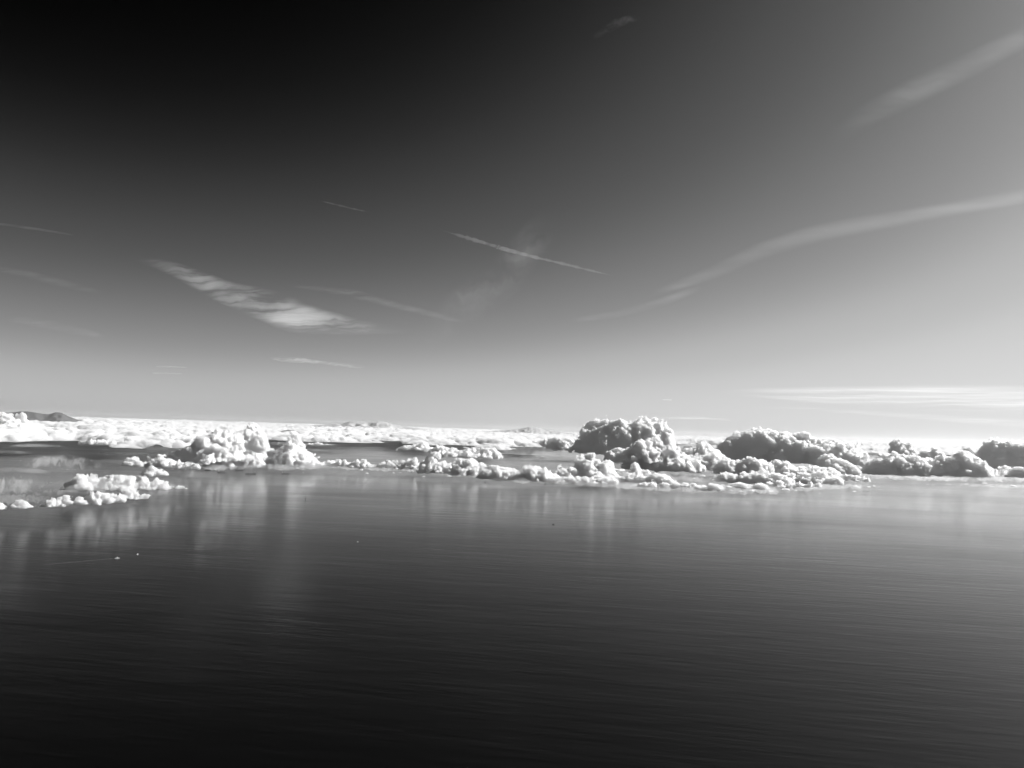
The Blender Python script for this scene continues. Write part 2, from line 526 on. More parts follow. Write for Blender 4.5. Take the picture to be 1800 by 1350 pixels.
# ------------------------------------------------------------------ mountains
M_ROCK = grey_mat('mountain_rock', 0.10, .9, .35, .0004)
M_HAZED = grey_mat('haze_paled_rock', 0.45, .9, .25, .0004)  # fading by haze put into the rock colour of the farther mountains
def mountain(label, pts, dist, mat, seed):
    pts = np.array(pts, float)
    mid = pts[:, 0].mean()
    c = at_dist(mid, eye_y(mid), dist); c.z = 0
    n = Vector((c.x, c.y, 0)).normalized(); u = Vector((n.y, -n.x, 0))
    us, zs = [], []
    pts[:, 1] -= 2.0
    for x, y in pts:
        p = at_dist(x, y, dist); us.append((p - c).dot(u)); zs.append(max(p.z, 0))
    us = [us[0] - 9000] + us + [us[-1] + 9000]; zs = [max(zs[0] - 900, 0)] + zs + [max(zs[-1] - 900, 0)]
    nu, nv, W = 260, 60, 11000.0
    U, T = np.meshgrid(np.linspace(us[0], us[-1], nu), np.linspace(-1, 1, nv), indexing='ij')
    prof = np.interp(U, us, zs)
    rid = 1 - 2 * np.abs(fbm2(U / 2600 + seed, T * 3.2, 5, seed))
    z = prof * np.clip(1 - np.abs(T), 0, 1) ** .75 * (1 - .22 * (1 - rid) * np.minimum(np.abs(T) * 4, 1))
    z += (np.abs(T) < .99) * 22 * fbm2(U / 700, T * 12, 3, seed + 9)
    V = np.stack([U * u.x + T * W * n.x, U * u.y + T * W * n.y, np.where(np.abs(T) > .99, -1, np.maximum(z, 1))], -1).reshape(-1, 3)
    I, J = np.meshgrid(np.arange(nu - 1), np.arange(nv - 1), indexing='ij')
    a = (I * nv + J).ravel()
    o = mesh_obj('mountain', V, np.stack([a, a + nv, a + nv + 1, a + 1], 1), mat, smooth=True)
    o.location = c
    return tag(o, label, 'mountain', kind='structure')
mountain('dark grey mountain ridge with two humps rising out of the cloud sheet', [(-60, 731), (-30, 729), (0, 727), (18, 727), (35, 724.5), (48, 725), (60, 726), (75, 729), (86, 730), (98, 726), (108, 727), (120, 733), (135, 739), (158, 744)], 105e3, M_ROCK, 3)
mountain('haze-paled flat-topped mountain beyond the cloud sheet', [(545, 750), (560, 748.5), (575, 747.5), (590, 746.5), (600, 747.5), (612, 743), (620, 742), (635, 742.5), (645, 743.5), (660, 742), (672, 742.5), (680, 744), (690, 747.5), (705, 750.5)], 150e3, M_HAZED, 13)
mountain('small faint hilltop just showing above the bright clouds', [(900, 757), (912, 755.5), (922, 753.5), (930, 752), (940, 752.5), (948, 754), (958, 757)], 160e3, M_HAZED, 23)

# ------------------------------------------------------------------ cumulus
G_LINE = 'cumulus line along the edge of the clear water'
cumulus('bright rounded cumulus standing in front of the dark mountain ridge', [(-60, 755), (-40, 738), (-15, 731), (0, 729), (12, 727), (26, 728), (37, 731), (39, 739), (48, 745), (56, 751)], 767, 700, seed=1, depth=.9)
# the tall heap with two towers
cumulus('tall cumulus tower with a pointed bright crown and shaded flank', [(396, 816), (399, 795), (408, 782), (414, 776), (420, 773), (427, 775), (433, 760), (438, 750), (444, 743), (450, 745), (455, 755), (460, 768), (463, 780), (462, 795), (470, 805)], 821, 170, seed=5, depth=.8)
cumulus('cumulus with a slender spire beside the tallest cumulus tower', [(484, 810), (490, 794), (498, 788), (507, 784), (510, 771), (514, 761), (519, 761), (523, 773), (527, 785), (534, 795), (540, 799), (548, 812)], 822, 170, seed=6, depth=.8)
cumulus('rounded white heap filling the dip between the two cumulus towers', [(454, 812), (460, 797), (470, 789), (481, 789), (486, 795), (490, 806)], 820, 170, seed=8, depth=.9)
cumulus('low lumpy shoulder sloping down from the spired cumulus', [(536, 810), (545, 799), (552, 801), (560, 803), (566, 809), (574, 808), (582, 813), (592, 819)], 821, 170, seed=9)
cumulus('wide dark cloud mass in shade behind the bright turrets', [(296, 808), (304, 800), (318, 796), (330, 790), (345, 782), (352, 768), (365, 762), (378, 758), (390, 760), (402, 757), (414, 762), (420, 775), (424, 800)], 813, 400, seed=10, depth=.5)
cumulus('bright forked turret on top of the dark shaded cloud', [(346, 785), (348, 772), (353, 770), (358, 776), (362, 769), (368, 769), (371, 776), (369, 785)], 789, 900, seed=12, dist=24500, rag=.8)
cumulus('rounded bright turret leaning against the tall cumulus tower', [(364, 792), (367, 781), (373, 778), (380, 779), (387, 784), (393, 790), (394, 797)], 799, 700, seed=14, dist=24500)
cumulus('leaning white pillar of cloud below the forked turret', [(352, 806), (353, 794), (360, 792), (368, 793), (372, 799), (375, 812)], 816, 450, seed=15)
cumulus('flat row of cloud heads at the foot of the tall heap', [(338, 818), (345, 811), (354, 813), (364, 812), (372, 814), (384, 815), (395, 812), (405, 818)], 824, 170, seed=16)
# the long line to the right of it
LINE = [
 ('small humped cumulus just past the spired cumulus', [(590, 818), (596, 812), (604, 811), (609, 815), (616, 818)], 822, 17),
 ('cumulus with a single soft dome midway along the line', [(612, 819), (622, 815), (632, 811), (640, 811), (646, 816), (650, 820)], 824, 18),
 ('flat ragged cumulus in the middle of the line', [(648, 820), (658, 816), (670, 817), (680, 813), (690, 812), (700, 811), (708, 812), (716, 816)], 826, 19),
 ('cumulus with a notched bright crest in the line', [(712, 819), (718, 811), (724, 808), (731, 806), (733, 812), (737, 816), (744, 822)], 827, 20),
 ('cumulus with a tall bent white finger of cloud', [(738, 826), (743, 816), (750, 813), (755, 806), (758, 799), (764, 797), (770, 798), (768, 805), (764, 812), (766, 818), (776, 816), (782, 815), (790, 822), (796, 829)], 834, 21),
 ('broad lumpy cumulus between the bent finger and the low white bank', [(788, 828), (796, 817), (804, 811), (812, 810), (820, 811), (828, 809), (836, 812), (842, 816), (848, 814), (850, 826)], 837, 22),
 ('low white cumulus bank sloping to the flat cloud edge', [(846, 834), (853, 824), (860, 822), (866, 819), (874, 820), (880, 824), (890, 823), (900, 824), (908, 826), (916, 832), (924, 840)], 845, 24),
 ('cumulus with ragged open crest beside the low white bank', [(920, 838), (924, 822), (932, 820), (944, 822), (952, 825), (962, 826), (970, 834), (978, 842)], 848, 25),
 ('pointed cumulus turret before the dark cloud base', [(976, 840), (979, 827), (982, 819), (986, 819), (990, 827), (996, 826), (1004, 824), (1010, 828), (1018, 836)], 846, 26),
 ('double-peaked white cumulus in front of the dark cloud base', [(1010, 838), (1015, 818), (1018, 803), (1022, 799), (1027, 804), (1033, 809), (1038, 805), (1042, 810), (1050, 812), (1056, 816), (1062, 810), (1068, 810), (1072, 818), (1076, 834)], 847, 27),
 ('small curled tuft above the double-peaked cumulus', [(1032, 804), (1035, 797), (1040, 796), (1043, 800), (1042, 806)], 809, 28),
 ('flat white cloud shelf under the double-peaked cumulus', [(940, 846), (960, 843), (985, 842), (1010, 841), (1040, 843), (1065, 842), (1078, 846)], 851, 29),
 ('thin row of cloud tufts beside the double-peaked cumulus', [(1074, 832), (1082, 824), (1090, 827), (1098, 828), (1108, 832), (1114, 836)], 838, 30),
 ('white cumulus bank of many small heads', [(1040, 846), (1052, 840), (1066, 836), (1080, 840), (1092, 842), (1104, 838), (1112, 834), (1122, 833), (1130, 840), (1140, 838), (1150, 834), (1158, 837), (1166, 836), (1176, 842), (1186, 846)], 853, 31),
 ('long smooth bright shelf at the very edge of the cloud line', [(1118, 856), (1140, 852), (1165, 851), (1195, 851), (1220, 853), (1245, 854), (1262, 858)], 861, 32),
]
for lab, tp, by, sd in LINE:
    cumulus(lab, tp, by, 170 if by > 812 else 800, seed=sd, depth=.9, group=G_LINE, dist=24300 if by < 812 else None)
# the great cumulus with the dark flank
cumulus('great cumulus with a dark shaded flank and glowing rim', [(1005, 798), (1018, 780), (1030, 766), (1031, 750), (1040, 743), (1050, 741), (1058, 745), (1067, 743), (1076, 745), (1083, 741), (1092, 742), (1099, 739), (1106, 742), (1113, 738), (1120, 736), (1126, 732), (1134, 734), (1140, 738), (1150, 736), (1157, 738), (1164, 744), (1168, 752), (1175, 760), (1178, 772), (1182, 790)], 801, 560, seed=33, depth=.75)
cumulus('dark flat cloud tail trailing from the great cumulus', [(936, 783), (948, 775), (960, 774), (972, 772), (988, 770), (1000, 774), (1012, 778), (1026, 776), (1040, 780)], 793, 560, seed=34, depth=.6)
cumulus('bright cumulus spur jutting in front of the great cumulus', [(1078, 795), (1090, 791), (1104, 790), (1114, 786), (1122, 778), (1130, 774), (1142, 777), (1150, 786), (1156, 796), (1160, 806)], 815, 620, seed=35, depth=.9)
cumulus('white billowing cumulus at the foot of the great cumulus', [(1106, 812), (1116, 806), (1126, 800), (1138, 798), (1150, 803), (1160, 800), (1168, 790), (1180, 784), (1192, 790), (1200, 798), (1210, 806), (1222, 812)], 829, 280, seed=36, depth=.9)
cumulus('cumulus with a grey head between two taller heaps', [(1194, 812), (1202, 798), (1214, 792), (1224, 788), (1236, 779), (1244, 783), (1248, 794), (1258, 793), (1266, 800), (1272, 812)], 826, 280, seed=37, depth=.9)
cumulus('ragged cloud tuft over the dark gap by the great cumulus', [(1110, 830), (1112, 817), (1118, 815), (1126, 822), (1134, 828), (1142, 832)], 836, 250, seed=38)
# the broad backlit heap and the white slope before it
cumulus('broad backlit cumulus with a dark face and many bright knobs', [(1266, 806), (1270, 790), (1280, 780), (1288, 771), (1294, 765), (1301, 760), (1310, 762), (1318, 758), (1328, 755), (1336, 752), (1346, 754), (1354, 757), (1362, 760), (1368, 764), (1376, 762), (1384, 762), (1392, 768), (1400, 762), (1410, 761), (1416, 764), (1424, 772), (1436, 774), (1446, 771), (1458, 775), (1468, 778), (1476, 782), (1488, 781), (1499, 781), (1504, 788), (1512, 800)], 813, 560, seed=39, depth=.8)
SLOPE = [
 ('bright white dome crowning the cloud field before the backlit cumulus', [(1284, 810), (1292, 799), (1300, 795), (1307, 789), (1316, 787), (1322, 793), (1330, 801), (1336, 810)], 820, 101),
 ('white knob beside the bright dome of the cloud field', [(1328, 812), (1336, 804), (1346, 806), (1358, 801), (1366, 804), (1374, 809), (1384, 815)], 822, 102),
 ('ragged white cloud at the dark gap end of the cloud field', [(1252, 830), (1258, 821), (1268, 813), (1278, 810), (1290, 813), (1300, 819), (1306, 828)], 837, 103),
 ('broad white billow in the middle of the cloud field', [(1290, 828), (1300, 815), (1312, 808), (1326, 806), (1338, 810), (1350, 816), (1358, 826)], 839, 104),
 ('white billow with grey dimples in the cloud field', [(1340, 828), (1352, 818), (1366, 812), (1380, 814), (1394, 818), (1406, 822), (1414, 830)], 840, 105),
 ('low white billow at the long end of the cloud field', [(1396, 832), (1410, 824), (1426, 821), (1442, 822), (1460, 827), (1474, 834)], 841, 106),
 ('small lumpy cloud on the near side of the ragged white cloud', [(1256, 846), (1264, 836), (1276, 832), (1288, 835), (1300, 838), (1312, 844)], 850, 107),
 ('long white swell on the near side of the broad white billow', [(1296, 846), (1310, 834), (1324, 831), (1342, 829), (1356, 834), (1374, 838), (1390, 846)], 853, 108),
 ('smooth white swell running to the tail of the cloud field', [(1372, 846), (1388, 836), (1404, 832), (1422, 834), (1440, 833), (1458, 838), (1472, 845)], 851, 109),
 ('thin white tail of the cloud field over bright water', [(1456, 844), (1472, 837), (1486, 836), (1500, 838), (1514, 842), (1524, 846)], 848, 110),
 ('flat bright apron at the near edge of the cloud field', [(1240, 858), (1262, 853), (1284, 850), (1306, 850), (1330, 853), (1348, 858)], 861, 111),
 ('flat bright ledge where the cloud field meets clear water', [(1330, 856), (1352, 850), (1376, 847), (1400, 847), (1424, 850), (1444, 855)], 858, 112),
]
for lab, tp, by, sd in SLOPE:
    cumulus(lab, tp, by, 190, seed=sd, depth=1.1, group='white cloud field before the backlit cumulus')
cumulus('grey-bellied cumulus knob on the end of the white slope', [(1440, 818), (1448, 806), (1458, 800), (1468, 803), (1478, 812), (1490, 815), (1502, 824)], 836, 260, seed=41)
cumulus('small dark cumulus perched between the backlit heap and the lone puff', [(1462, 800), (1470, 794), (1480, 786), (1490, 783), (1500, 782), (1506, 790), (1512, 802)], 808, 700, seed=42)
# the right-hand heaps
cumulus('lone grey puff standing above the row of backlit heaps', [(1564, 796), (1572, 788), (1573, 776), (1580, 775), (1588, 780), (1596, 778), (1603, 781), (1606, 790), (1602, 801)], 806, 760, seed=43)
cumulus('ragged cumulus with a square dark belly', [(1522, 812), (1530, 802), (1536, 800), (1544, 806), (1548, 797), (1556, 796), (1564, 801), (1574, 795), (1582, 800), (1592, 804), (1602, 802), (1614, 806), (1622, 815)], 836, 260, seed=44, depth=.8)
cumulus('small grey cloud cap peeping over the dark broad heap', [(1618, 802), (1624, 792), (1634, 789), (1644, 789), (1650, 797), (1652, 804)], 808, 700, seed=45)
cumulus('dark broad heap of cloud with two humps in shade', [(1616, 832), (1622, 815), (1632, 812), (1639, 808), (1648, 802), (1657, 799), (1664, 806), (1672, 810), (1680, 802), (1688, 796), (1696, 794), (1703, 799), (1710, 806), (1718, 812), (1728, 818), (1740, 832)], 840, 260, seed=46, depth=.7)
cumulus('bright ragged cloud behind the dark broad heap', [(1694, 800), (1700, 789), (1706, 787), (1714, 793), (1724, 795), (1732, 800)], 812, 620, seed=47)
cumulus('high-crowned grey cumulus with a silver rim', [(1722, 815), (1728, 800), (1730, 784), (1738, 776), (1744, 769), (1751, 766), (1760, 770), (1768, 772), (1776, 777), (1784, 783), (1794, 780), (1806, 779), (1824, 786), (1850, 800), (1872, 820)], 828, 520, seed=48, depth=.8)
cumulus('small white dome before the high-crowned grey cumulus', [(1766, 819), (1770, 811), (1777, 807), (1785, 808), (1791, 815), (1798, 821)], 826, 500, seed=49)
cumulus('long grey cloud bank under the small white dome', [(1728, 832), (1738, 822), (1752, 824), (1764, 822), (1780, 826), (1800, 824), (1830, 826), (1860, 834)], 841, 240, seed=50)
# the left foreground rows
G_LEFT = 'low cumulus rows over the water beside the clear sea'
LEFTROW = [
 ('compact bright cumulus at the near edge of the low rows', [(100, 886), (106, 877), (114, 875), (122, 874), (130, 876), (138, 875), (146, 880), (152, 886)], 890, 51, 1.0),
 ('longest bright cumulus on the near edge of the low rows', [(148, 884), (154, 874), (164, 870), (174, 868), (184, 870), (192, 869), (200, 872), (208, 871), (216, 879)], 887, 52, 1.0),
 ('little cumulus pair at the tip of the near bright row', [(214, 876), (219, 866), (224, 863), (228, 868), (234, 864), (238, 860), (242, 866), (246, 870), (252, 869), (258, 876)], 879, 53, .8),
 ('small upright puff standing apart in the near row', [(84, 890), (86, 881), (91, 879), (96, 883), (100, 882), (101, 890)], 893, 54, .8),
 ('small domed cumulus alone before the soft grey cloud', [(26, 891), (31, 884), (38, 882), (45, 885), (50, 891)], 895, 55, .8),
 ('thin scrap of cloud between two small puffs', [(60, 891), (66, 886), (72, 887), (80, 890)], 893, 56, .7),
 ('rounded cloud puff at the outer end of the near row', [(-14, 892), (-6, 884), (0, 885), (5, 889), (8, 894)], 896, 57, .8),
 ('peaked cumulus with a ragged crest in the second row', [(106, 860), (112, 852), (124, 850), (132, 846), (140, 838), (148, 837), (154, 840), (162, 838), (168, 848), (175, 858)], 864, 58, .9),
 ('long flat-based cumulus tapering to a point over clear water', [(168, 856), (180, 847), (192, 842), (206, 841), (220, 838), (234, 842), (248, 842), (262, 842), (276, 846), (290, 850), (304, 856), (316, 861)], 863, 59, .9),
 ('small cumulus between the second row and the tall heap', [(240, 835), (252, 832), (258, 824), (264, 821), (272, 823), (280, 829), (290, 834)], 838, 60, .9),
 ('rounded cumulus beside the foot of the dark cloud mass', [(262, 818), (272, 808), (280, 803), (290, 801), (298, 808), (308, 814), (318, 820)], 823, 61, .9),
 ('low cumulus trailing towards the anchored ships', [(308, 819), (318, 812), (326, 811), (336, 816), (348, 822)], 825, 62, .8),
 ('small white cumulus with two heads over the dark water', [(220, 816), (226, 808), (234, 806), (242, 809), (250, 815), (255, 819)], 821, 63, .9),
 ('tiny upright cloud above the two-headed cumulus', [(250, 810), (254, 803), (260, 803), (264, 811)], 814, 64, .9),
]
for lab, tp, by, sd, dp in LEFTROW:
    cumulus(lab, tp, by, 240, seed=sd, depth=dp, group=G_LEFT, base_rag=.8)
BANK = [
 ('flat white cloud bank over the far grey water', [(770, 800), (780, 794), (792, 793), (804, 790), (816, 793), (830, 790), (850, 789), (864, 790), (874, 797)], 806, 81, 700),
 ('feathery cloud bank joining the flat white bank', [(700, 790), (714, 785), (730, 784), (744, 781), (760, 786), (780, 787), (800, 790)], 795, 82, 800),
 ('small lens-shaped cloud in the grey gap behind the spired cumulus', [(538, 782), (548, 780), (560, 779), (570, 781), (577, 784)], 785, 83, 800),
 ('dim cloud bank along the far side of the dark water', [(150, 780), (170, 775), (200, 776), (240, 773), (290, 776), (330, 772), (345, 775), (350, 782)], 785, 84, 800),
 ('pair of little bright domes on the dim cloud bank', [(300, 774), (305, 769), (312, 772), (322, 770), (334, 769), (340, 774)], 776, 85, 950),
]
for lab, tp, by, sd, al in BANK:
    cumulus(lab, tp, by, al, seed=sd, depth=1.6, name='cloud_bank')
# scraps of cloud torn off along the edge
SCRAPS = {
 'small scrap of cloud under the long cumulus line': [(500, 824, 7), (523, 824, 5), (533, 832, 5), (610, 827, 5), (636, 828, 8), (645, 833, 5), (683, 827, 5), (692, 832, 5), (703, 832, 5), (722, 831, 9), (735, 833, 5), (745, 839, 6), (790, 838, 7), (832, 839, 6)],
 'small torn scrap off the near edge of the white cloud field': [(1252, 863, 6), (1286, 863, 8), (1302, 865, 9), (1322, 865, 12), (1340, 867, 7), (1352, 865, 12), (1382, 862, 14), (1398, 863, 8), (1424, 859, 8), (1442, 868, 7)],
 'small bright cloud fleck past the tail of the cloud field': [(1466, 857, 6), (1478, 857, 10), (1504, 858, 15), (1526, 857, 9), (1536, 855, 6), (1545, 857, 8), (1548, 861, 8), (1502, 865, 8), (1510, 849, 12), (1526, 842, 8)],
 'tiny white cloud fleck beneath the dark broad heap': [(1558, 842, 4), (1594, 844, 4), (1647, 846, 6), (1664, 847, 7), (1698, 847, 6), (1732, 851, 8), (1745, 856, 7)],
 'white cloud shred under the long grey cloud bank': [(1756, 848, 13), (1782, 857, 14)],
 'small cloud shred in the dark gap below the great cumulus': [(1074, 843, 9), (1100, 847, 8), (1130, 829, 7), (1152, 832, 8), (1236, 838, 10), (1222, 842, 9), (1210, 836, 8)],
 'pale wisp floating before the dark face of the great cumulus': [(1072, 789, 6), (1086, 788, 6)],
 'tiny cloud alone above the pointed cumulus turret': [(1004, 813, 7)],
 'tiny cloud fleck near the anchored ships': [(303, 826, 4)],
 'tiny cloud fleck near the white shore buildings': [(188, 800, 4)],
}
rs = random.Random(4)
k = 0
for lab, spots in SCRAPS.items():
    for (x, y, wd) in spots:
        k += 1
        hh = max(1.8, wd * rs.uniform(.2, .32))
        tp = [(x - wd * .5, y - .4), (x - wd * .25, y - hh * rs.uniform(.5, 1)), (x + wd * rs.uniform(-.1, .15), y - hh), (x + wd * .3, y - hh * rs.uniform(.4, .8)), (x + wd * .5, y - .3)]
        cumulus(lab, tp, y, 170 if y > 812 else 500, seed=200 + k, depth=.8, group='torn scraps along the cloud edge', name='cloud_scrap', vox=.5, base_rag=.3, whole=True, dist=40000 if y < 795 else None)
print('cumulus tris', TRIS)

# ------------------------------------------------------------------ high ice clouds and contrails
M_ICE = cloud_material('ice_cloud', 1 / 2000.0, g=.6, skin=.003)
def cirrus(label, pts, tau, alt=9500.0, streak=(60, 5), contrast=1.0, seed=0, name='cirrus_cloud', cat='cloud', group=None, ends=(.12, .12), nu=220, nv=48, mat=None, wob=.35, ramp=1.0):
    """a thin ribbon of ice cloud; its thickness, and so its whiteness, follows wind-drawn streaks"""
    p = np.array(pts, float)
    s = np.concatenate([[0], np.cumsum(np.hypot(np.diff(p[:, 0]), np.diff(p[:, 1])))]); L = s[-1]
    uu = np.linspace(0, L, nu)
    def sm(col):
        v = np.interp(uu, s, p[:, col]); k = max(3, nu // 14) | 1
        pad = np.concatenate([2 * v[0] - v[k // 2:0:-1], v, 2 * v[-1] - v[-2:-k // 2 - 1:-1]])
        return np.convolve(pad, np.ones(k) / k, 'valid')[:nu]
    cx, cy, hw = sm(0), sm(1), np.maximum(sm(2), .4)
    tx, ty = np.gradient(cx), np.gradient(cy); tl = np.hypot(tx, ty)
    nx, ny = -ty / tl, tx / tl
    v = np.linspace(-1, 1, nv)
    PX = cx[:, None] + nx[:, None] * hw[:, None] * v[None]; PY = cy[:, None] + ny[:, None] * hw[:, None] * v[None]
    X, Y = px_grid_to_world(PX, PY, alt)
    f = (uu / L)[:, None]
    env = np.clip(f / ends[0], 0, 1) * np.clip((1 - f) / ends[1], 0, 1)
    env = env * env * (3 - 2 * env) * (ramp + (1 - ramp) * np.clip(f * 1.6, 0, 1))
    wav = wob * fbm2(PX / streak[0] * 1.5, PY / streak[1] * .3, 4, seed + 40)
    cross = np.clip(1 - (v[None] + wav * env * contrast) ** 2, 0, 1) ** 1.4 * (1 - v[None] ** 4)
    wy = PY + 2.4 * contrast ** 2 * streak[1] * fbm2(PX / (streak[0] * .45), PY / (streak[1] * 3.5), 4, seed + 71)
    st = .5 + .5 * fbm2(PX / streak[0] + wy * .02, wy / streak[1], 5, seed, .6)
    st = np.clip((st - .5 * contrast * .7) / (1 - .35 * contrast), 0, 1) ** (1 + .6 * contrast) * (1 + contrast)
    sin_el = abs(alt - H) / np.sqrt(X ** 2 + Y ** 2 + (alt - H) ** 2)
    th = tau * 2000.0 * sin_el * env * cross * st
    th[0] = th[-1] = 0; th[:, 0] = th[:, -1] = 0
    sag = alt + 120 * fbm2(X / 9000, Y / 9000, 2, seed + 3)
    o0 = np.array([X.mean(), Y.mean(), alt])
    V = np.concatenate([np.stack([X, Y, sag + th / 2], -1).reshape(-1, 3), np.stack([X, Y, sag - th / 2], -1).reshape(-1, 3)]) - o0
    I, J = np.meshgrid(np.arange(nu - 1), np.arange(nv - 1), indexing='ij')
    a = (I * nv + J).ravel(); q = np.stack([a, a + nv, a + nv + 1, a + 1], 1)
    t = th.ravel(); keep = (t[q] > 0).any(1); q = q[keep]
    if alt < H: q = q[:, ::-1]                     # keep the upper faces facing up
    Q = np.concatenate([q, q[:, ::-1] + nu * nv])
    used = np.zeros(len(V), bool); used[Q.ravel()] = True; re = np.cumsum(used) - 1
    o = mesh_obj(name, V[used], re[Q], mat or M_ICE, smooth=True)
    o.location = o0
    return tag(o, label, cat, group)
cirrus('bright feathered cirrus cloud with horizontal streaks', [(228, 450, 5), (270, 460, 10), (310, 473, 15), (350, 493, 20), (400, 516, 24), (450, 531, 29), (500, 550, 33), (550, 565, 28), (600, 573, 20), (650, 578, 12), (720, 583, 6)], 1.45, streak=(110, 9), contrast=.62, seed=9, nu=420, nv=150, wob=.55, ends=(.25, .45), ramp=.15)
cirrus('small pointed cirrus wisp below the feathered cirrus', [(472, 630, 2), (500, 631, 6), (530, 634, 6), (560, 636, 4), (610, 642, 5), (670, 654, 6)], .7, streak=(60, 3.5), contrast=.85, wob=.8, seed=8, ends=(.1, .7), nv=64)
cirrus('short pale cirrus streak at the foot of the long band', [(1000, 566, 5), (1080, 553, 9), (1150, 535, 10), (1240, 502, 8)], .12, streak=(200, 30), contrast=.3, seed=15, ends=(.15, .3))
cirrus('long pale cirrus band climbing in a gentle curve', [(1140, 518, 9), (1250, 478, 14), (1340, 440, 17), (1430, 413, 19), (1520, 396, 19), (1650, 372, 17), (1800, 343, 17), (1920, 318, 17)], .11, streak=(340, 60), contrast=.25, seed=16, ends=(.1, .03))
cirrus('faint high cirrus streak above the long pale band', [(1440, 262, 18), (1520, 205, 26), (1600, 165, 28), (1700, 118, 26), (1800, 66, 24), (1860, 30, 24)], .055, streak=(200, 40), contrast=.35, seed=14, ends=(.4, .1))
cirrus('brilliant white cirrus layer low over the backlit clouds', [(1240, 691, 4), (1330, 691, 10), (1450, 695, 18), (1600, 698, 24), (1750, 702, 28), (1900, 706, 30)], .62, streak=(420, 11), contrast=.45, seed=21, nv=120, ends=(.3, .02))
cirrus('pale thin streak under the brilliant cirrus layer', [(1300, 716, 3), (1420, 718, 4), (1560, 728, 5), (1700, 738, 7), (1860, 748, 8)], .16, streak=(200, 6), contrast=.4, seed=22, ends=(.3, .05))
cirrus('faint low cirrus streak just over the far cloud tops', [(1130, 737, 2), (1180, 735, 3), (1230, 735, 3), (1290, 738, 2)], .5, streak=(80, 3), contrast=.5, seed=23)
cirrus('tiny bright fleck of cirrus above the great cumulus', [(1164, 702.5, 1), (1172, 703, 1.3), (1182, 703.5, 1)], .9, streak=(20, 3), contrast=.2, seed=24, nu=40, nv=12)
cirrus('faint cirrus streak high over the mountain ridge', [(-30, 390, 2), (20, 396, 3), (70, 403, 3), (132, 413, 2)], .14, streak=(60, 5), contrast=.4, seed=25)
cirrus('soft grey cirrus band over the mountain ridge', [(-40, 468, 8), (40, 482, 9), (110, 500, 8), (180, 518, 6)], .07, streak=(90, 8), contrast=.4, seed=26)
cirrus('low soft cirrus band over the mountain ridge', [(10, 560, 6), (80, 570, 10), (130, 580, 9), (185, 592, 6)], .10, streak=(90, 7), contrast=.4, seed=27)
cirrus('upper one of two short cloud dashes near the horizon', [(272, 644, 1.2), (300, 644.3, 1.6), (330, 645.5, 1.2)], .35, streak=(30, 4), contrast=.2, seed=28, nu=60, nv=12)
cirrus('lower one of two short cloud dashes near the horizon', [(266, 656, 1.2), (290, 656, 1.5), (322, 657.5, 1.2)], .35, streak=(30, 4), contrast=.2, seed=29, nu=60, nv=12)
cirrus('thin cirrus thread trailing past the feathered cirrus', [(500, 500, 3), (560, 507, 6), (620, 517, 12), (680, 533, 8), (760, 552, 7), (820, 566, 4)], .10, streak=(80, 8), contrast=.6, seed=30)
cirrus('broad dim cirrus patch under the long contrail', [(985, 360, 24), (940, 415, 38), (890, 480, 46), (830, 530, 44), (780, 570, 34), (740, 600, 20)], .08, streak=(70, 40), contrast=.6, seed=31, ends=(.3, .3))
cirrus('small faint cirrus curl high in the grey sky', [(1040, 70, 5), (1060, 58, 9), (1080, 45, 11), (1105, 36, 9), (1130, 32, 5)], .045, streak=(30, 8), contrast=.7, seed=32, ends=(.3, .3))
cirrus('long bright aircraft contrail slanting down the sky', [(776, 404, .8), (820, 417, 1.6), (870, 431.5, 3.2), (910, 442, 3.4), (950, 452, 1.8), (1000, 464, 1.1), (1040, 474, .9), (1080, 484, .7)], .5, alt=10000, streak=(14, 2.4), contrast=.45, seed=33, name='contrail', cat='contrail', nu=360, nv=26, ends=(.12, .1))
cirrus('short dim old contrail above the long contrail', [(562, 356, 1.0), (590, 362, 1.5), (620, 369, 1.5), (656, 376, 1.2)], .20, alt=10000, streak=(20, 4), contrast=.3, seed=34, name='contrail', cat='contrail', nu=100, nv=14, ends=(.2, .3))

# thin low cloud over the water
for lab, pts, tau, seed, stk, ct in [
 ('soft grey cloud veil lying over the near dark water', [(-60, 858, 18), (0, 856, 20), (40, 858, 20), (80, 864, 17), (125, 868, 9)], 1.3, 71, (24, 8), 1.1),
 ('thin grey cloud sheet behind the small domed cumulus', [(-40, 878, 9), (20, 876, 10), (60, 877, 10), (105, 881, 7)], 1.2, 72, (18, 6), .8),
 ('faint veil of cloud with soft bright knobs over mid water', [(36, 815, 6), (70, 811, 10), (110, 809, 12), (140, 812, 11), (185, 817, 5)], 2.0, 73, (18, 6), .9),
 ('narrow grey cloud streak near the faint veil', [(-30, 826, 4), (20, 823, 5), (60, 824, 4), (95, 827, 3)], 1.2, 74, (40, 4), .5),
 ('thin streak of cloud over the far dark water', [(10, 783, 2), (50, 782, 3), (80, 782.5, 3), (115, 784, 2)], 1.2, 75, (40, 3), .4),
 ('long thin cloud streak lying off the far shore', [(-30, 798, 2), (10, 798, 2.5), (60, 800, 2)], .9, 76, (40, 3), .4),
 ('grey rain-dimmed veil hanging beside the dark cloud tail', [(862, 800, 6), (890, 792, 12), (920, 790, 14), (950, 792, 12), (985, 796, 6)], .9, 77, (30, 16), .5),
 ('thin cloud veil beyond the spired cumulus', [(470, 778, 3), (520, 778, 5), (560, 780, 4), (600, 781, 2)], 1.2, 78, (50, 4), .5),
]:
    cirrus(lab, pts, tau, alt=700.0, streak=stk, contrast=ct, seed=seed, name='thin_cloud', mat=M_VEIL, ends=(.2, .25), nu=140, nv=48)

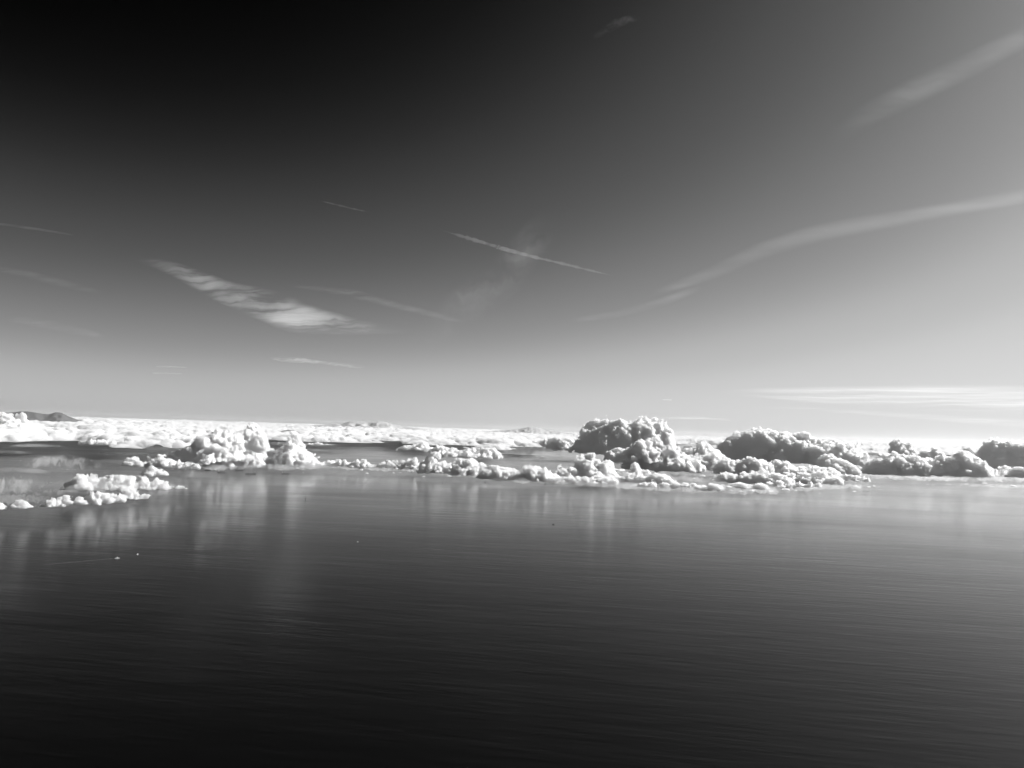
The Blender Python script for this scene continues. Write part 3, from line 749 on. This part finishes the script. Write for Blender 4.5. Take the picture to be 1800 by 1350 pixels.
# ragged shreds of vapour that tie the heaps of the cloud line together
for lab, pts, tau, seed, al in [
 ('thin ragged vapour under the tall cumulus tower', [(330, 820, 3), (380, 822, 5), (440, 819, 6), (500, 820, 6), (560, 820, 5), (610, 822, 3)], 2.6, 141, 260),
 ('thin ragged vapour linking the small heaps mid line', [(575, 818, 4), (620, 819, 6), (670, 821, 6), (720, 823, 6), (760, 828, 4)], 2.2, 142, 260),
 ('thin ragged vapour under the bent finger cumulus', [(730, 828, 4), (780, 832, 6), (830, 835, 6), (880, 840, 6), (930, 845, 5), (980, 848, 3)], 2.2, 143, 230),
 ('thin ragged vapour along the double-peaked cumulus', [(950, 846, 4), (1000, 848, 6), (1050, 850, 6), (1110, 853, 6), (1180, 857, 5), (1250, 861, 3)], 2.2, 144, 220),
 ('torn vapour sheet fringing the white cloud field', [(1190, 858, 4), (1260, 857, 7), (1330, 858, 8), (1400, 856, 8), (1470, 853, 6), (1540, 858, 4)], 1.7, 145, 220),
 ('bright vapour streak along the feet of the dark broad heap', [(1500, 838, 3), (1570, 837, 5), (1640, 840, 5), (1710, 842, 5), (1800, 845, 5), (1880, 848, 4)], 2.4, 146, 320),
 ('low bright vapour streak over the water before the dark broad heap', [(1620, 852, 3), (1690, 853, 4), (1760, 856, 5), (1860, 859, 5)], 1.6, 147, 220),
 ('misty sheet in the gap below the great cumulus', [(1060, 828, 4), (1110, 834, 8), (1170, 836, 9), (1230, 838, 8), (1280, 842, 4)], 1.6, 148, 400),
 ('pale vapour between the great cumulus and the backlit cumulus', [(1170, 790, 5), (1210, 788, 10), (1250, 788, 11), (1290, 792, 6)], 2.2, 149, 900),
 ('bright vapour between the backlit cumulus and the ragged one', [(1490, 805, 5), (1520, 804, 9), (1560, 806, 10), (1610, 810, 9), (1660, 812, 5)], 2.4, 150, 800),
 ('ragged vapour between the two low cumulus rows', [(90, 872, 4), (140, 866, 6), (200, 862, 6), (260, 860, 5), (320, 862, 3)], 1.8, 151, 330),
]:
    cirrus(lab, pts, tau, alt=float(al), streak=(24, 4), contrast=.85, seed=seed, name='thin_cloud', mat=M_VEIL, ends=(.15, .15), nu=260, nv=48, wob=.8)

# ------------------------------------------------------------------ ships and boats
M_HULL = grey_mat('dark_hull_paint', .012, .5, .3, .05)
M_DECKP = grey_mat('deck_paint', .12, .6, .2, .08)
M_WHITE = grey_mat('white_ship_paint', .78, .45, .08, .1)
M_DARK = grey_mat('dark_window_glass', .02, .2)
M_FOAM = grey_mat('wake_foam', .14, .9, .6, .05)
def prism(name, outline, z0, z1, mat, parent, rake=0.0):
    """upright solid over an outline [(x, y)], optionally wider at the top by rake"""
    n = len(outline)
    v = [(x, y, z0) for x, y in outline] + [(x * (1 + rake), y * (1 + rake * .4), z1) for x, y in outline]
    f = [tuple(range(n))[::-1], tuple(range(n, 2 * n))] + [(i, (i + 1) % n, n + (i + 1) % n, n + i) for i in range(n)]
    return mesh_obj(name, v, f, mat, parent)
def rect(cx, cy, lx, ly):
    return [(cx - lx / 2, cy - ly / 2), (cx + lx / 2, cy - ly / 2), (cx + lx / 2, cy + ly / 2), (cx - lx / 2, cy + ly / 2)]
def hull_outline(L, B):
    return [(-L * .5, -B * .40), (-L * .46, -B * .5), (L * .30, -B * .5), (L * .42, -B * .32), (L * .485, -B * .1), (L * .5, 0), (L * .485, B * .1), (L * .42, B * .32), (L * .30, B * .5), (-L * .46, B * .5), (-L * .5, B * .40)]
def heading(x, y, flip=False, turn=0.0):
    p = at_alt(x, y, 0)
    a = math.atan2(p.y, p.x) - math.pi / 2            # broadside to the line of sight, bow to the right
    return p, a + (math.pi if flip else 0) + math.radians(turn)
def cargo_ship(label, x, y, L, seed, flip=False, turn=0.0, kind='tanker'):
    p, a = heading(x, y, flip, turn)
    t = empty('cargo_ship', (p.x, p.y, 0), a)
    B, D = L * .15, L * .10
    prism('hull', hull_outline(L, B), -2, D, M_HULL, t, .02)
    prism('deck', [(px * .985, py * .93) for px, py in hull_outline(L, B)], D + .1, D + .6, M_DECKP, t)
    br = prism('bridge', rect(-L * .40, 0, L * .085, B * .86), D + .5, D + L * .165, M_WHITE, t)
    prism('bridge_wing', rect(-L * .375, 0, L * .03, B * 1.05), D + L * .1651, D + L * .18, M_WHITE, br)
    prism('window_band', rect(-L * .3585, 0, L * .002, B * .8), D + L * .145, D + L * .156, M_DARK, br)
    prism('funnel', rect(-L * .452, 0, L * .026, B * .26), D + .5, D + L * .19, M_DECKP, t)
    prism('mast', rect(L * .44, 0, L * .008, L * .008), D + .5, D + L * .09, M_WHITE, t)
    if kind == 'bulk':
        for k in range(5):
            prism('hatch_cover', rect(-L * .27 + k * L * .13, 0, L * .10, B * .6), D + .55, D + L * .022, M_DECKP, t)
        for k in range(3):
            prism('deck_crane', rect(-L * .205 + k * L * .195, 0, L * .012, L * .012), D + .55, D + L * .10, M_WHITE, t)
    else:
        prism('pipe_rack', rect(0, 0, L * .62, B * .09), D + .55, D + L * .018, M_DECKP, t)
        for k in range(3):
            prism('manifold', rect(-L * .02 + k * L * .05, 0, L * .012, B * .8), D + .56, D + L * .022, M_DECKP, t)
    return tag(t, label, 'ship', 'ships at anchor under the cloud line')
cargo_ship('small pale-sterned ship nearest the dark cloud mass', 365, 826.5, 220, 1, kind='bulk')
cargo_ship('low dark tanker between two white-sterned ships', 390, 831, 300, 2, turn=12)
cargo_ship('white-sterned cargo ship close under the tall cumulus tower', 420.5, 827, 280, 3, kind='bulk')
cargo_ship('longest dark-hulled ship lying broadside on the grey water', 440.5, 833.5, 385, 4, flip=True, kind='bulk')
cargo_ship('white-sterned ship below the slender cumulus spire', 502, 833, 300, 5)

def boat(label, x, y, L, turn, mat=M_WHITE, wake=None, name='boat', tall=1.0, group=None, flip=False):
    p, a = heading(x, y, flip, turn)
    t = empty(name, (p.x, p.y, 0), a)
    B, D = L * .24, L * .07
    prism('hull', hull_outline(L, B), -1, D, mat, t, .03)
    cb = prism('cabin', rect(-L * .06, 0, L * .5, B * .74), D - .1, D + L * .09 * tall, mat, t)
    prism('window_band', rect(-L * .06, 0, L * .506, B * .76), D + L * .045 * tall, D + L * .065 * tall, M_DARK, cb)
    prism('wheelhouse', rect(L * .06, 0, L * .18, B * .6), D + L * .09 * tall, D + L * .15 * tall, mat, t)
    prism('mast', rect(-L * .02, 0, L * .02, L * .02), D + L * .09 * tall, D + L * .3 * tall, mat, t)
    if wake:
        # foam drawn out behind: a narrow tapering trail with ragged edges
        n, Lw, w0, w1, bend = wake
        rg = random.Random(int(x)); v, f = [], []
        for k in range(n + 1):
            q = k / n; xx = -L * .45 - q * Lw; yy = bend * q * q * Lw
            hw = (w0 + (w1 - w0) * q) * rg.uniform(.55, 1.1) * (1 - q ** 3 * .9) * .5
            v += [(xx, yy - hw, .25), (xx, yy + hw, .25)]
            if k: f.append((2 * k - 2, 2 * k - 1, 2 * k + 1, 2 * k))
        mesh_obj('wake', v, f, M_FOAM, t)
    return tag(t, label, 'boat', group)
boat('white ferry pulling a long wake over the darkest water', 206, 981.5, 62, 14, wake=(60, 900, 8, 26, -.06), name='ferry', tall=1.3)
boat('tiny white boat alone just beyond the ferry', 242, 974.5, 30, 40, tall=1.8)
boat('dark upright boat with a curling wake on the grey water', 537, 878, 60, 80, mat=M_HULL, wake=(40, 700, 8, 20, .3), tall=6.0)
boat('faint little boat on open water below the cumulus line', 629, 952.5, 26, 20)
boat('lone dark vessel below the cumulus with the bent finger', 778, 849, 66, 75, mat=M_HULL, tall=4.0, name='vessel')
boat('ragged-looking dark vessel of a close pair', 852.5, 848.5, 80, 35, mat=M_HULL, tall=3.2, name='vessel')
boat('square dark vessel of a close pair', 858.5, 849, 62, 82, mat=M_HULL, tall=4.5, name='vessel')
boat('dark vessel almost under the flat white cloud shelf', 958.5, 851, 70, 30, mat=M_HULL, tall=2.6, name='vessel')
boat('small dark boat running with a white wake behind', 972.5, 922, 50, 6, mat=M_HULL, tall=1.8, wake=(40, 420, 10, 30, .04), flip=True)

# ------------------------------------------------------------------ far shore with white buildings
M_LAND = grey_mat('shore_scrub', .05, .9, .4, .002)
M_RENDER = grey_mat('white_render', .8, .7, .06, .1)
def shore():
    xs = np.linspace(176, 268, 60); v, f = [], []
    for k, x in enumerate(xs):
        q = k / 59; wd = 2.0 * math.sin(math.pi * q) ** .6 + .05
        y = 797.0 + .0311 * (x - 222) + .35 * math.sin(x * .21)
        a = at_alt(x, y + wd * .55, 0); b = at_alt(x, y, 0); c = at_alt(x, y - wd * .6, 0)
        v += [(a.x, a.y, -1), (b.x, b.y, 14 + 8 * math.sin(x * .5)), (c.x, c.y, -1)]
        if k: f += [(3 * k - 3, 3 * k, 3 * k + 1, 3 * k - 2), (3 * k - 2, 3 * k + 1, 3 * k + 2, 3 * k - 1)]
    o = mesh_obj('shore', v, f, M_LAND, smooth=True)
    return tag(o, 'low dark strip of shore under white buildings', 'shore', kind='structure')
shore()
rb = random.Random(9)
for k in range(15):
    x = 203 + k * 2.9 + rb.uniform(-1, 1); y = 796.6 + .0311 * (x - 222) + rb.uniform(-.3, .3)
    p = at_alt(x, y, 14)
    wd, dp, ht = rb.uniform(28, 70), rb.uniform(18, 30), rb.uniform(16, 42)
    t = empty('white_building', (p.x, p.y, 4), rb.uniform(-.3, .3))
    prism('wall', rect(0, 0, wd, dp), 0, ht, M_RENDER, t)
    v = [(-wd / 2 - 1, -dp / 2 - 1, ht), (wd / 2 + 1, -dp / 2 - 1, ht), (wd / 2 + 1, dp / 2 + 1, ht), (-wd / 2 - 1, dp / 2 + 1, ht), (-wd / 2, 0, ht + 6), (wd / 2, 0, ht + 6)]
    mesh_obj('roof', v, [(3, 2, 1, 0), (0, 1, 5, 4), (2, 3, 4, 5), (1, 2, 5), (3, 0, 4)], M_DECKP, t)
    tag(t, 'small white building in the bright row along the far shore', 'building', 'white buildings along the far shore')
